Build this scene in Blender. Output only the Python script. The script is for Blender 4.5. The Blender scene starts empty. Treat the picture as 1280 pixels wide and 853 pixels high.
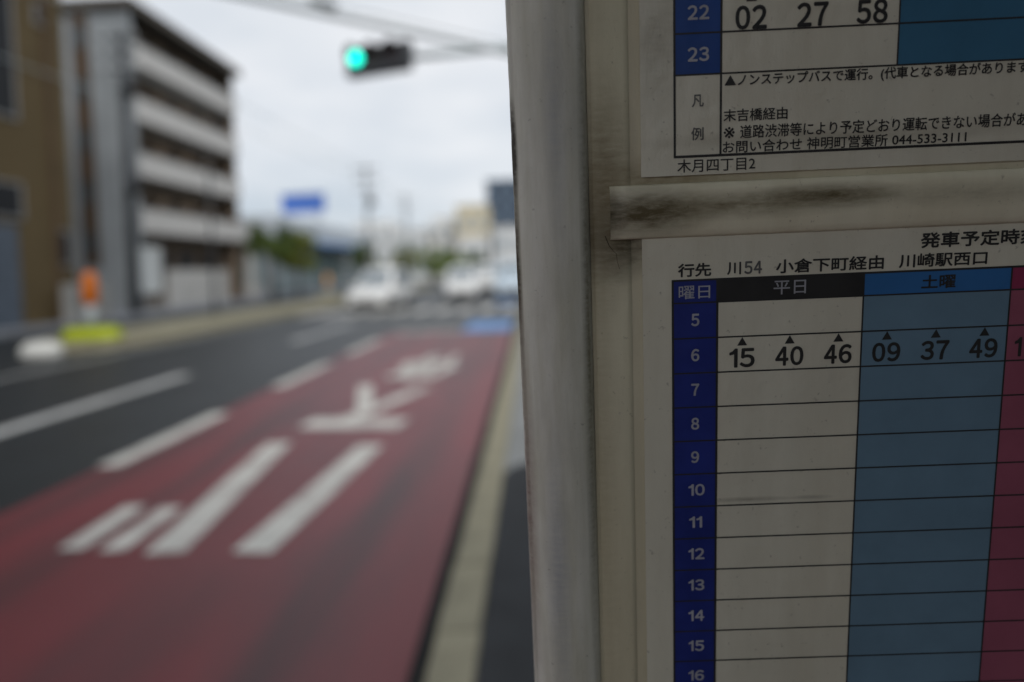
import bpy, bmesh, math, random
from mathutils import Vector, Matrix

random.seed(7)
sc = bpy.context.scene
col = sc.collection
RAD = math.radians

# ------------------------------------------------------------------ camera
F_PX, CAM_H = 850.0, 1.55
PSI, PITCH, ROLL, SHIFT_PX = RAD(-1.754449), RAD(2.0), RAD(2.0), -60.926
fwd = Vector((math.sin(PSI) * math.cos(PITCH), math.cos(PSI) * math.cos(PITCH), -math.sin(PITCH)))
r0 = Vector((math.cos(PSI), -math.sin(PSI), 0))
u0 = r0.cross(fwd)
rgt = r0 * math.cos(ROLL) - u0 * math.sin(ROLL)
upv = u0 * math.cos(ROLL) + r0 * math.sin(ROLL)
CAM = Vector((0, 0, CAM_H))
cam_d = bpy.data.cameras.new('camera')
cam = bpy.data.objects.new('camera', cam_d)
col.objects.link(cam)
m = Matrix((rgt, upv, -fwd)).transposed().to_4x4()
m.translation = CAM
cam.matrix_world = m
cam_d.sensor_width = 36
cam_d.lens = F_PX / 1280 * 36
cam_d.shift_y = SHIFT_PX / 1280
cam_d.clip_start = 0.02
cam_d.clip_end = 3000
cam_d.dof.use_dof = True
cam_d.dof.focus_distance = 0.262
cam_d.dof.aperture_fstop = 3.2
cam_d.dof.aperture_blades = 9
sc.camera = cam

# ------------------------------------------------------------------ world, sun, exposure
SUN_EL, SUN_AZ = 40, 152          # behind the cloud, behind the photographer and to the right
world = bpy.data.worlds.new('World')
sc.world = world
world.use_nodes = True
nt = world.node_tree
nt.nodes.clear()
N = nt.nodes.new
out = N('ShaderNodeOutputWorld')
sky = N('ShaderNodeTexSky')
sky.sky_type = 'NISHITA'
sky.sun_disc = False
sky.sun_elevation = RAD(SUN_EL)
sky.sun_rotation = RAD(SUN_AZ)
bg1 = N('ShaderNodeBackground')
bg1.inputs['Strength'].default_value = 0.07
nt.links.new(sky.outputs[0], bg1.inputs[0])
tc = N('ShaderNodeTexCoord')
mp = N('ShaderNodeMapping')
mp.inputs['Scale'].default_value = (1.0, 1.0, 2.6)
mp.inputs['Location'].default_value = (0.4, 0.1, 0.0)
nt.links.new(tc.outputs['Generated'], mp.inputs[0])
no = N('ShaderNodeTexNoise')
no.inputs['Scale'].default_value = 2.1
no.inputs['Detail'].default_value = 5
no.inputs['Roughness'].default_value = 0.5
nt.links.new(mp.outputs[0], no.inputs[0])
cr = N('ShaderNodeValToRGB')
cr.color_ramp.elements[0].position = 0.36
cr.color_ramp.elements[0].color = (0.56, 0.625, 0.70, 1)
cr.color_ramp.elements[1].position = 0.60
cr.color_ramp.elements[1].color = (0.83, 0.85, 0.88, 1)
nt.links.new(no.outputs[0], cr.inputs[0])
bg2 = N('ShaderNodeBackground')
bg2.inputs['Strength'].default_value = 0.93
nt.links.new(cr.outputs[0], bg2.inputs[0])
mixs = N('ShaderNodeMixShader')
mixs.inputs[0].default_value = 0.9
nt.links.new(bg1.outputs[0], mixs.inputs[1])
nt.links.new(bg2.outputs[0], mixs.inputs[2])
nt.links.new(mixs.outputs[0], out.inputs[0])

sun_d = bpy.data.lights.new('sun', 'SUN')
sun_d.energy = 1.5
sun_d.angle = RAD(22)
sun_d.color = (1.0, 0.97, 0.92)
sun = bpy.data.objects.new('sun', sun_d)
col.objects.link(sun)
a, e = RAD(SUN_AZ), RAD(SUN_EL)
sdir = Vector((math.sin(a) * math.cos(e), math.cos(a) * math.cos(e), math.sin(e)))
sun.rotation_euler = sdir.to_track_quat('Z', 'Y').to_euler()

sc.view_settings.view_transform = 'Standard'
sc.view_settings.look = 'None'
sc.view_settings.exposure = 0.22
sc.view_settings.gamma = 1.0
sc.view_settings.use_curve_mapping = False
sc.render.engine = 'CYCLES'
sc.cycles.use_denoising = True
sc.cycles.max_bounces = 6

# ------------------------------------------------------------------ helpers
def ray(x, y):
    return fwd + rgt * ((x - 640) / F_PX) - upv * ((y - 426.5 - SHIFT_PX) / F_PX)

def gnd(x, y, z=0.0):
    d = ray(x, y)
    return CAM + d * ((z - CAM_H) / d.z)

MATS = {}
def mat(name, c, rough=0.7, var=0.15, scale=3.0, spec=0.35, metal=0.0, bump=0.0, bscale=None, stretch=None,
        tint=None, tint_amt=0.0, tint_scale=1.0, emit=None, coat=0.0, detail=5):
    """procedural Principled material: noise-varied base colour, optional second tint (dirt), optional fine bump"""
    if name in MATS:
        return MATS[name]
    mt = bpy.data.materials.new(name)
    mt.use_nodes = True
    t = mt.node_tree
    b = t.nodes['Principled BSDF']
    b.inputs['Roughness'].default_value = rough
    b.inputs['Specular IOR Level'].default_value = spec
    b.inputs['Metallic'].default_value = metal
    b.inputs['Coat Weight'].default_value = coat
    co = t.nodes.new('ShaderNodeTexCoord')
    vec = co.outputs['Object']
    if stretch:
        mm = t.nodes.new('ShaderNodeMapping')
        mm.inputs['Scale'].default_value = stretch
        t.links.new(vec, mm.inputs[0])
        vec = mm.outputs[0]
    n = t.nodes.new('ShaderNodeTexNoise')
    n.inputs['Scale'].default_value = scale
    n.inputs['Detail'].default_value = detail
    n.inputs['Roughness'].default_value = 0.6
    t.links.new(vec, n.inputs['Vector'])
    ramp = t.nodes.new('ShaderNodeValToRGB')
    ramp.color_ramp.elements[0].position = 0.3
    ramp.color_ramp.elements[1].position = 0.72
    ramp.color_ramp.elements[0].color = tuple(x * (1 - var) for x in c) + (1,)
    ramp.color_ramp.elements[1].color = tuple(min(1, x * (1 + var)) for x in c) + (1,)
    t.links.new(n.outputs[0], ramp.inputs[0])
    outc = ramp.outputs[0]
    if tint:
        n2 = t.nodes.new('ShaderNodeTexNoise')
        n2.inputs['Scale'].default_value = tint_scale
        n2.inputs['Detail'].default_value = 6
        n2.inputs['Roughness'].default_value = 0.65
        t.links.new(vec, n2.inputs['Vector'])
        r2 = t.nodes.new('ShaderNodeValToRGB')
        r2.color_ramp.elements[0].position = 0.48
        r2.color_ramp.elements[0].color = (0, 0, 0, 1)
        r2.color_ramp.elements[1].position = 0.72
        r2.color_ramp.elements[1].color = (tint_amt,) * 3 + (1,)
        t.links.new(n2.outputs[0], r2.inputs[0])
        mx = t.nodes.new('ShaderNodeMix')
        mx.data_type = 'RGBA'
        t.links.new(r2.outputs[0], mx.inputs[0])
        t.links.new(outc, mx.inputs[6])
        mx.inputs[7].default_value = tuple(tint) + (1,)
        outc = mx.outputs[2]
    t.links.new(outc, b.inputs['Base Color'])
    if bump:
        n3 = t.nodes.new('ShaderNodeTexNoise')
        n3.inputs['Scale'].default_value = bscale or scale * 8
        n3.inputs['Detail'].default_value = 4
        t.links.new(vec, n3.inputs['Vector'])
        bp = t.nodes.new('ShaderNodeBump')
        bp.inputs['Strength'].default_value = bump
        bp.inputs['Distance'].default_value = 0.02
        t.links.new(n3.outputs[0], bp.inputs['Height'])
        t.links.new(bp.outputs[0], b.inputs['Normal'])
    if emit:
        b.inputs['Emission Color'].default_value = tuple(emit[0]) + (1,)
        b.inputs['Emission Strength'].default_value = emit[1]
    MATS[name] = mt
    return mt

class MB:
    """collects vertices and faces, links them as one mesh object"""
    def __init__(self):
        self.v, self.f, self.s = [], [], []
    def quad(self, pts, smooth=False):
        b = len(self.v)
        self.v += [tuple(p) for p in pts]
        self.f.append(tuple(range(b, b + len(pts))))
        self.s.append(smooth)
        return self
    def box(self, x0, x1, y0, y1, z0, z1, bev=0.0, M=None):
        if x0 > x1: x0, x1 = x1, x0
        if y0 > y1: y0, y1 = y1, y0
        if z0 > z1: z0, z1 = z1, z0
        bm = bmesh.new()
        bmesh.ops.create_cube(bm, size=1.0)
        for q in bm.verts:
            q.co = Vector(((x0 + x1) / 2 + q.co.x * (x1 - x0), (y0 + y1) / 2 + q.co.y * (y1 - y0), (z0 + z1) / 2 + q.co.z * (z1 - z0)))
        if bev:
            bmesh.ops.bevel(bm, geom=list(bm.edges), offset=bev, segments=2, affect='EDGES', profile=0.5)
        return self.bm(bm, M)
    def bm(self, bm, M=None, smooth=False):
        b = len(self.v)
        bm.verts.index_update()
        for q in bm.verts:
            p = M @ q.co if M else q.co
            self.v.append(tuple(p))
        for f in bm.faces:
            self.f.append(tuple(b + q.index for q in f.verts))
            self.s.append(smooth)
        bm.free()
        return self
    def tube(self, p0, p1, ra, rb=None, seg=12, caps=True):
        p0, p1 = Vector(p0), Vector(p1)
        rb = ra if rb is None else rb
        d = (p1 - p0).normalized()
        q = d.to_track_quat('Z', 'Y').to_matrix()
        b = len(self.v)
        for p, r in ((p0, ra), (p1, rb)):
            for k in range(seg):
                t = 2 * math.pi * k / seg
                self.v.append(tuple(p + q @ Vector((math.cos(t) * r, math.sin(t) * r, 0))))
        for k in range(seg):
            self.f.append((b + k, b + (k + 1) % seg, b + seg + (k + 1) % seg, b + seg + k))
            self.s.append(True)
        if caps:
            self.f.append(tuple(b + k for k in reversed(range(seg)))); self.s.append(False)
            self.f.append(tuple(b + seg + k for k in range(seg))); self.s.append(False)
        return self
    def path(self, pts, r, seg=8):
        for i in range(len(pts) - 1):
            self.tube(pts[i], pts[i + 1], r, seg=seg, caps=(i in (0, len(pts) - 2)))
        return self
    def loft(self, rings, closed=True, caps=True, smooth=True):
        b = len(self.v)
        n = len(rings[0])
        for r in rings:
            self.v += [tuple(p) for p in r]
        for i in range(len(rings) - 1):
            for k in range(n if closed else n - 1):
                k2 = (k + 1) % n
                self.f.append((b + i * n + k, b + i * n + k2, b + (i + 1) * n + k2, b + (i + 1) * n + k))
                self.s.append(smooth)
        if caps and closed:
            self.f.append(tuple(b + k for k in reversed(range(n)))); self.s.append(False)
            self.f.append(tuple(b + (len(rings) - 1) * n + k for k in range(n))); self.s.append(False)
        return self
    def mesh(self, name):
        me = bpy.data.meshes.new(name)
        me.from_pydata(self.v, [], self.f)
        me.polygons.foreach_set('use_smooth', self.s)
        me.update()
        return me
    def build(self, name, material, parent=None):
        return link(name, self.mesh(name), material, parent)

def link(name, me, material, parent=None):
    o = bpy.data.objects.new(name, me)
    if material is not None and len(me.materials) == 0:
        me.materials.append(material)
    col.objects.link(o)
    o.parent = parent
    return o

def tag(o, label=None, cat=None, group=None, kind=None):
    if label: o['label'] = label
    if cat: o['category'] = cat
    if group: o['group'] = group
    if kind: o['kind'] = kind
    return o

def empty(name, loc=(0, 0, 0), rz=0.0):
    o = bpy.data.objects.new(name, None)
    o.empty_display_size = 0.1
    o.location = loc
    o.rotation_euler = (0, 0, rz)
    col.objects.link(o)
    return o

def copy_tree(o, parent=None):
    c = o.copy()
    col.objects.link(c)
    c.parent = parent
    for ch in list(o.children):
        copy_tree(ch, c)
    return c

def B(x0, x1, y0, y1, z0, z1, name, material, parent=None, bev=0.0):
    return MB().box(x0, x1, y0, y1, z0, z1, bev).build(name, material, parent)

# ------------------------------------------------------------------ materials
ASPH = mat('asphalt', (0.012, 0.0155, 0.018), 0.45, 0.25, 1.2, 0.3, bump=0.25, bscale=90, tint=(0.036, 0.039, 0.042), tint_amt=0.5, tint_scale=0.5)
ASPH2 = mat('asphalt_footway', (0.026, 0.028, 0.031), 0.75, 0.25, 6, 0.3, bump=0.3, bscale=120)
GROUND = mat('ground_earth', (0.16, 0.16, 0.15), 0.9, 0.2, 0.3)
RED = mat('red_coating', (0.165, 0.022, 0.028), 0.46, 0.16, 1.6, 0.42, bump=0.2, bscale=110, stretch=(1.0, 0.25, 1.0),
          tint=(0.065, 0.026, 0.029), tint_amt=0.75, tint_scale=0.9)
def wheel_tracks(mt, tracks, c_):
    """dull grey-brown wheel tracks along the lane at the given x, patchy"""
    t = mt.node_tree
    b = t.nodes['Principled BSDF']
    src = b.inputs['Base Color'].links[0].from_socket
    co = t.nodes.new('ShaderNodeTexCoord')
    sp = t.nodes.new('ShaderNodeSeparateXYZ')
    t.links.new(co.outputs['Object'], sp.inputs[0])
    mm = t.nodes.new('ShaderNodeMapping')
    mm.inputs['Scale'].default_value = (2.2, 0.22, 1)
    t.links.new(co.outputs['Object'], mm.inputs[0])
    n = t.nodes.new('ShaderNodeTexNoise')
    n.inputs['Scale'].default_value = 1.4
    n.inputs['Detail'].default_value = 7
    t.links.new(mm.outputs[0], n.inputs['Vector'])
    for x, w, amt in tracks:
        s_ = t.nodes.new('ShaderNodeMath'); s_.operation = 'SUBTRACT'; s_.inputs[1].default_value = x
        t.links.new(sp.outputs[0], s_.inputs[0])
        a_ = t.nodes.new('ShaderNodeMath'); a_.operation = 'ABSOLUTE'
        t.links.new(s_.outputs[0], a_.inputs[0])
        r = t.nodes.new('ShaderNodeMapRange'); r.interpolation_type = 'SMOOTHSTEP'
        r.inputs['From Min'].default_value = w; r.inputs['From Max'].default_value = 0
        t.links.new(a_.outputs[0], r.inputs['Value'])
        q = t.nodes.new('ShaderNodeMapRange')
        q.inputs['From Min'].default_value = 0.36; q.inputs['From Max'].default_value = 0.62; q.inputs['To Max'].default_value = amt
        t.links.new(n.outputs[0], q.inputs['Value'])
        m_ = t.nodes.new('ShaderNodeMath'); m_.operation = 'MULTIPLY'
        t.links.new(r.outputs[0], m_.inputs[0]); t.links.new(q.outputs[0], m_.inputs[1])
        x_ = t.nodes.new('ShaderNodeMix'); x_.data_type = 'RGBA'
        t.links.new(m_.outputs[0], x_.inputs[0]); t.links.new(src, x_.inputs[6])
        x_.inputs[7].default_value = c_ + (1,)
        src = x_.outputs[2]
    t.links.new(src, b.inputs['Base Color'])
wheel_tracks(RED, ((-1.05, 0.42, 0.9), (-2.8, 0.5, 0.75), (-1.9, 0.55, 0.45), (-3.4, 0.3, 0.6)), (0.045, 0.019, 0.021))
PAINT = mat('road_paint', (0.56, 0.545, 0.50), 0.6, 0.2, 5, 0.4, tint=(0.26, 0.20, 0.19), tint_amt=0.75, tint_scale=2.6)
PAINT_W = mat('worn_road_paint', (0.46, 0.46, 0.45), 0.6, 0.25, 4, 0.4, tint=(0.2, 0.2, 0.2), tint_amt=0.7, tint_scale=2.0)
BLUEP = mat('blue_road_paint', (0.13, 0.30, 0.62), 0.55, 0.15, 4, 0.4)
KERBM = mat('kerb_concrete', (0.30, 0.275, 0.195), 0.8, 0.2, 5, 0.25, bump=0.2, bscale=60, tint=(0.20, 0.18, 0.12), tint_amt=0.5, tint_scale=3)
GUTTER = mat('gutter_grime', (0.022, 0.022, 0.022), 0.85, 0.3, 4, 0.2)
CONC = mat('pavement_concrete', (0.25, 0.255, 0.25), 0.8, 0.15, 2.5, 0.25)
ISLAND = mat('island_top', (0.25, 0.235, 0.17), 0.9, 0.25, 1.5, 0.2)

# ------------------------------------------------------------------ ground, road, pavements
tag(MB().quad([(-900, -300, -0.06), (900, -300, -0.06), (900, 1500, -0.06), (-900, 1500, -0.06)]).build('ground', GROUND), kind='structure')
road = tag(B(-16.0, -0.42, -40, 116, -0.05, 0.0, 'road', ASPH), kind='structure')
tag(B(-60, -16.0, 79, 86, -0.05, -0.004, 'side_road', ASPH), kind='structure')
red = tag(B(-3.66, -0.53, -25, 16.9, 0.0005, 0.004, 'red_lane_coating', RED), kind='structure')
tag(B(-0.53, -0.42, -25, 40, 0.0005, 0.003, 'gutter', GUTTER), kind='structure')
tag(B(-0.241, 9.0, -30, 72, -0.05, 0.145, 'footway', CONC), kind='structure')
# dark asphalt patch of the footway with rounded far corner
ring = [(-0.239, -12.0), (1.9, -12.0), (1.9, 4.9)]
for k in range(9):
    t = RAD(90 + 10 * k * 90 / 80)
    ring.append((0.061 + 0.30 * math.cos(t), 4.55 + 0.35 * math.sin(t)))
mb = MB()
mb.quad([(x, y, 0.150) for x, y in ring])
tag(mb.build('asphalt_footway', ASPH2), kind='structure')
tag(B(-26, -16.0, -40, 78.6, -0.05, 0.15, 'far_footway', mat('far_paving', (0.17, 0.18, 0.20), 0.8, 0.15, 1.2)), kind='structure')

# kerb: separate stones along the footway
kerb = tag(empty('kerb'), kind='structure')
stone = MB().box(-0.420, -0.245, 0.004, 0.596, -0.03, 0.15, 0.012).mesh('kerb_stone')
for i in range(60):
    o = link('kerb_stone', stone, KERBM, kerb)
    o.location = (random.uniform(-0.004, 0.004), -4 + i * 0.6, random.uniform(-0.004, 0.003))
    o.rotation_euler = (0, 0, random.uniform(-0.004, 0.004))

# painted markings
def strip(name, x0, x1, y0, y1, z=0.0055, m_=PAINT, par=road):
    return MB().quad([(x0, y0, z), (x1, y0, z), (x1, y1, z), (x0, y1, z)]).build(name, m_, par)
for y0, y1 in ((-3.0, -0.6), (1.4, 3.7) , (5.55, 7.65), (9.35, 11.75), (13.1, 15.7)):
    strip('lane_dash', -3.72, -3.52, y0, y1, 0.0085)
for y0, y1 in ((-2.0, 1.5), (5.0, 10.9), (15.8, 21.0)):
    strip('centre_dash', -5.83, -5.58, y0, y1, m_=PAINT_W)
strip('edge_line', -9.05, -8.93, 4.0, 24.0, m_=PAINT_W)
strip('stop_line', -3.6, -1.9, 17.3, 17.75)
blue_mark = strip('blue_cycle_mark', -1.85, -0.60, 17.1, 20.2, m_=BLUEP)
for i in range(10):
    strip('crossing_stripe', -8.9 + i * 0.86, -8.45 + i * 0.86, 25.0, 28.6, 0.0045)
for i in range(3):
    strip('blue_cycle_arrow', -1.7, -0.75, 30 + i * 4.0, 32 + i * 4.0, m_=BLUEP)

# lettering on the bus lane, facing the oncoming drivers (upside down from here)
def stroke(pts, w0, w1=None, name='lane_lettering'):
    """a painted stroke through ground points, thickness in metres across it"""
    w1 = w1 or w0
    P = [Vector((p[0], p[1], 0)) for p in pts]
    left, right = [], []
    for i, p in enumerate(P):
        d = (P[min(i + 1, len(P) - 1)] - P[max(i - 1, 0)]).normalized()
        nrm = Vector((-d.y, d.x, 0))
        w = w0 + (w1 - w0) * i / (len(P) - 1)
        left.append(p + nrm * w / 2)
        right.append(p - nrm * w / 2)
    return [Vector((q.x, q.y, 0.0085)) for q in left + right[::-1]]
def glyph(name, strokes):
    b = MB()
    for z, s in enumerate(strokes):
        b.quad([(q.x, q.y, 0.0085 + z * 0.0006) for q in stroke(*s)])
    return b.build(name, PAINT, red)
glyph('lane_lettering', [
    (((-2.14, 3.74), (-2.30, 5.2), (-2.40, 6.2)), 0.23),
    (((-1.63, 3.72), (-1.55, 5.0), (-1.50, 6.02)), 0.23),
    (((-2.74, 3.82), (-2.78, 4.55)), 0.15),
    (((-2.47, 3.78), (-2.50, 4.50)), 0.15)])
glyph('lane_lettering', [
    (((-2.42, 7.00), (-1.36, 6.86)), 0.42),
    (((-2.02, 7.16), (-1.82, 7.75), (-1.48, 9.0)), 0.20),
    (((-1.92, 7.5), (-2.12, 8.3), (-2.36, 9.3)), 0.19)])

FULL = {ord(str(k)): 0xFF10 + k for k in range(10)}
def glyphs(body, _c={}):
    """flat outline glyphs of a string (built-in typeface), scaled to the unit square"""
    if body not in _c:
        if body == '1':
            pts = [(0.68, 0), (1, 0), (1, 1), (0.76, 1), (0.40, 0.85), (0, 0.79), (0, 0.69), (0.68, 0.76)]
            _c[body] = (pts, [tuple(range(8))])
            return _c[body]
        cu = bpy.data.curves.new('lettering', 'FONT')
        cu.body = body.translate(FULL) if len(body) == 1 else body
        cu.resolution_u = 4
        o = bpy.data.objects.new('lettering', cu)
        col.objects.link(o)
        dg = bpy.context.evaluated_depsgraph_get()
        me = bpy.data.meshes.new_from_object(o.evaluated_get(dg))
        bpy.data.objects.remove(o)
        V = [v.co.copy() for v in me.vertices]
        Fc = [tuple(p.vertices) for p in me.polygons]
        x0, x1 = min(v.x for v in V), max(v.x for v in V)
        y0, y1 = min(v.y for v in V), max(v.y for v in V)
        _c[body] = ([((v.x - x0) / (x1 - x0), (v.y - y0) / (y1 - y0)) for v in V], Fc)
        bpy.data.meshes.remove(me)
    return _c[body]

V, Fc = glyphs('停')
mb = MB()
for k, (dx, dy) in enumerate(((0, 0), (0.03, 0), (-0.03, 0), (0, 0.06), (0, -0.06))):
    n0 = len(mb.v)
    mb.v += [(-1.26 - x * 0.94 + dx, 12.3 - y * 2.6 + dy, 0.0085 + k * 0.0005) for x, y in V]
    mb.f += [tuple(n0 + q for q in f) for f in Fc]
mb.s = [False] * len(mb.f)
mb.build('lane_lettering', PAINT, red)

# traffic island on the far side, built of kerb stones round a filled top
island = tag(empty('traffic_island'), kind='structure')
def isl_ring(inset):
    pts = [(-9.35 - inset, 66.0 - inset), (-9.35 - inset, 17.3)]
    for k in range(1, 8):
        t = k / 8
        pts.append((-9.35 - inset - (2.9 - 2 * inset) * (0.5 - 0.5 * math.cos(math.pi * t)), 17.3 - (2.4 - inset) * math.sin(math.pi * t)))
    pts += [(-12.25 + inset, 17.3), (-12.25 + inset, 66.0 - inset)]
    return pts
top = MB()
ri = isl_ring(0.2)
top.loft([[(x, y, -0.02) for x, y in ri], [(x, y, 0.17) for x, y in ri]], smooth=False)
tag(top.build('island_top', ISLAND, island))
ro = isl_ring(0.0)
for (ax, ay), (bx, by), (cx, cy), (dx, dy) in zip(ro[1:-2], ro[2:-1], ri[1:-2], ri[2:-1]):
    mb = MB()
    mb.loft([[(ax, ay, -.02), (bx, by, -.02), (dx, dy, -.02), (cx, cy, -.02)], [(ax, ay, .2), (bx, by, .2), (dx, dy, .2), (cx, cy, .2)]], smooth=False)
    mb.build('kerb_stone', KERBM, island)
lstone = MB().box(-0.1, 0.1, 0.006, 0.994, -0.02, 0.2, 0.015).mesh('island_kerb_stone')
for x in (-9.45, -12.15):
    for i in range(48):
        o = link('kerb_stone', lstone, KERBM, island)
        o.location = (x, 17.32 + i, random.uniform(-0.006, 0.004))

# ------------------------------------------------------------------ bus stop sign (foreground)
PO = Vector((0.05402584, 0.26519993, 1.5431539))        # lower timetable's top-left corner
E_U = Vector((0.99987488, 0.01384143, 0.00765785))
E_V = Vector((-0.00572964, -0.13433467, 0.99091946))
E_IN = E_V.cross(E_U)
E_IN = E_IN if E_IN.y > 0 else -E_IN
VB = (0.145 - PO.z) / E_V.z                              # where the sign meets the footway
def pmat(loc):
    M = Matrix((E_U, E_IN, E_V)).transposed().to_4x4()
    M.translation = loc
    return M

def dirty(name, base, dirt, rough, streak, spots, stains_shade=(), amount=0.5, coat=0.0, spec=0.4, metal=0.0, ripple=0.0):
    """painted metal: vertical streaks, fine spots, and blots of stain, shade and reflected colour (u, v, ru, rv, strength, colour) in metres"""
    mt = bpy.data.materials.new(name)
    mt.use_nodes = True
    t = mt.node_tree
    b = t.nodes['Principled BSDF']
    b.inputs['Roughness'].default_value = rough
    b.inputs['Specular IOR Level'].default_value = spec
    b.inputs['Coat Weight'].default_value = coat
    b.inputs['Metallic'].default_value = metal
    co = t.nodes.new('ShaderNodeTexCoord')
    def noise(scale, stretch, lo, hi, amt, detail=6):
        mm = t.nodes.new('ShaderNodeMapping')
        mm.inputs['Scale'].default_value = stretch
        t.links.new(co.outputs['Object'], mm.inputs[0])
        n = t.nodes.new('ShaderNodeTexNoise')
        n.inputs['Scale'].default_value = scale
        n.inputs['Detail'].default_value = detail
        n.inputs['Roughness'].default_value = 0.65
        t.links.new(mm.outputs[0], n.inputs['Vector'])
        r = t.nodes.new('ShaderNodeMapRange')
        r.inputs['From Min'].default_value = lo
        r.inputs['From Max'].default_value = hi
        r.inputs['To Max'].default_value = amt
        t.links.new(n.outputs[0], r.inputs['Value'])
        return r.outputs[0]
    def mix(fac, ca, cb):
        x = t.nodes.new('ShaderNodeMix')
        x.data_type = 'RGBA'
        t.links.new(fac, x.inputs[0])
        if isinstance(ca, tuple): x.inputs[6].default_value = ca + (1,)
        else: t.links.new(ca, x.inputs[6])
        x.inputs[7].default_value = cb + (1,)
        return x.outputs[2]
    c = mix(noise(streak, (1, 1, 0.10), 0.38, 0.75, amount), base, dirt)
    c = mix(noise(streak * 0.35, (1, 1, 0.5), 0.45, 0.8, amount), c, tuple(x * 0.72 for x in base))
    c = mix(noise(spots, (1, 1, 1), 0.66, 0.74, 0.45, 3), c, tuple(x * 0.35 for x in dirt))
    for (su, sv, ru, rv, st, sc_) in stains_shade:
        mm = t.nodes.new('ShaderNodeMapping')
        mm.vector_type = 'POINT'
        mm.inputs['Scale'].default_value = (1 / ru, 0.0, 1 / rv)
        mm.inputs['Location'].default_value = (-su / ru, 0, -sv / rv)
        t.links.new(co.outputs['Object'], mm.inputs[0])
        g = t.nodes.new('ShaderNodeTexGradient')
        g.gradient_type = 'SPHERICAL'
        t.links.new(mm.outputs[0], g.inputs[0])
        nn = noise(420, (0.35, 1, 1.2), -0.1, 0.85, st * 1.55, 9)
        mu = t.nodes.new('ShaderNodeMath')
        mu.operation = 'MULTIPLY'
        mu.use_clamp = True
        t.links.new(g.outputs['Fac'], mu.inputs[0])
        t.links.new(nn, mu.inputs[1])
        c = mix(mu.outputs[0], c, sc_)
    t.links.new(c, b.inputs['Base Color'])
    fine = noise(900, (1, 1, 0.5), 0.3, 0.7, 1.0, 3)
    bp = t.nodes.new('ShaderNodeBump')
    bp.inputs['Strength'].default_value = 0.12
    bp.inputs['Distance'].default_value = 0.0006
    t.links.new(fine, bp.inputs['Height'])
    if ripple:
        b2 = t.nodes.new('ShaderNodeBump')
        b2.inputs['Strength'].default_value = ripple
        b2.inputs['Distance'].default_value = 0.02
        t.links.new(noise(16, (1, 1, 1), 0.2, 0.8, 1.0, 4), b2.inputs['Height'])
        t.links.new(bp.outputs[0], b2.inputs['Normal'])
        bp = b2
    t.links.new(bp.outputs[0], b.inputs['Normal'])
    return mt

# heights in local z are v - VB
def Z(vmm): return vmm / 1000 - VB
GRIME = (0.055, 0.045, 0.022)
RAILM = dirty('weathered_aluminium', (0.76, 0.75, 0.665), (0.53, 0.51, 0.38), 0.42, 130, 420, amount=0.8, spec=0.5,
              stains_shade=((-0.0594, Z(52), 0.0020, 0.022, 1.7, (0.07, 0.06, 0.045)), (-0.0594, Z(5), 0.0016, 0.05, 1.2, (0.12, 0.10, 0.07)),
                      (-0.0590, Z(-90), 0.004, 0.09, 0.8, (0.30, 0.22, 0.20)), (-0.0330, Z(-20), 0.0030, 0.2, 0.9, (0.20, 0.19, 0.13)),  # pink bounce of the red lane and crease shade painted in
                      (-0.048, Z(-120), 0.006, 0.07, 0.6, (0.34, 0.36, 0.40)), (-0.044, Z(60), 0.005, 0.06, 0.5, (0.40, 0.42, 0.45))))  # two cooler grey streaks down the rail face
BOARDM = dirty('yellowed_board', (0.70, 0.65, 0.475), (0.50, 0.44, 0.28), 0.5, 60, 500, amount=0.6,
               stains_shade=((-0.022, Z(18), 0.022, 0.020, 1.2, GRIME), (-0.026, Z(34), 0.016, 0.05, 0.9, (0.16, 0.12, 0.06)),
                       (0.0, Z(39), 0.05, 0.010, 0.8, (0.25, 0.2, 0.11)), (-0.028, Z(-60), 0.008, 0.25, 0.35, (0.3, 0.25, 0.14))))  # darker along the bar's top edge and beside the rail
BARM = dirty('yellowed_bar', (0.80, 0.76, 0.58), (0.60, 0.54, 0.37), 0.42, 60, 450, amount=0.45,
             stains_shade=((-0.010, Z(27.0), 0.030, 0.0110, 1.2, (0.10, 0.078, 0.034)), (0.026, Z(28.5), 0.060, 0.0065, 0.8, (0.14, 0.11, 0.05)),
                     (0.058, Z(30.5), 0.034, 0.0055, 1.0, (0.12, 0.095, 0.045)), (0.11, Z(29), 0.06, 0.0060, 0.4, (0.14, 0.115, 0.06)),
                     (-0.0235, Z(26), 0.007, 0.013, 0.9, GRIME)))
base = PO + E_V * VB
stop = empty('bus_stop_sign')
stop.matrix_world = pmat(base)
tag(stop, 'weathered cream bus stop sign with rounded aluminium edge rail, close up on the right', 'bus stop')

# rails: rounded extrusion with a thin outer lip
def rail(sgn, uc):
    prof = [(-14.5, 14), (-14.5, 1.5), (-14.3, -0.8), (-13.7, -1.4), (-12.9, -1.2)]
    for k in range(15):
        s = -12.2 + 24.9 * k / 14
        prof.append((s, -0.9 - 6.4 * (max(0.0, 1 - (s / 13.6) ** 2)) ** 0.62))
    prof += [(13.3, -1.2), (14.0, -0.2), (14.1, 14)]
    b = MB()
    rings = []
    n = 520
    z0, z1 = 0.03, Z(440)
    for i in range(n + 1):
        z = z0 + (z1 - z0) * i / n
        rg = []
        for j, (s, q) in enumerate(prof):
            du = dq = 0
            if 1 <= j <= 3 and random.random() < 0.4:
                du = abs(random.gauss(0, 0.22))
                dq = abs(random.gauss(0, 0.25))
            rg.append((uc + sgn * (s + du) / 1000, (q + dq) / 1000, z))
        rings.append(rg if sgn > 0 else rg[::-1])
    b.loft(rings)
    return b.build('edge_rail', RAILM, stop)
rail(1, -0.0454)
rail(-1, 0.2654)
UL, UR = -0.0312, 0.2512
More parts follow.
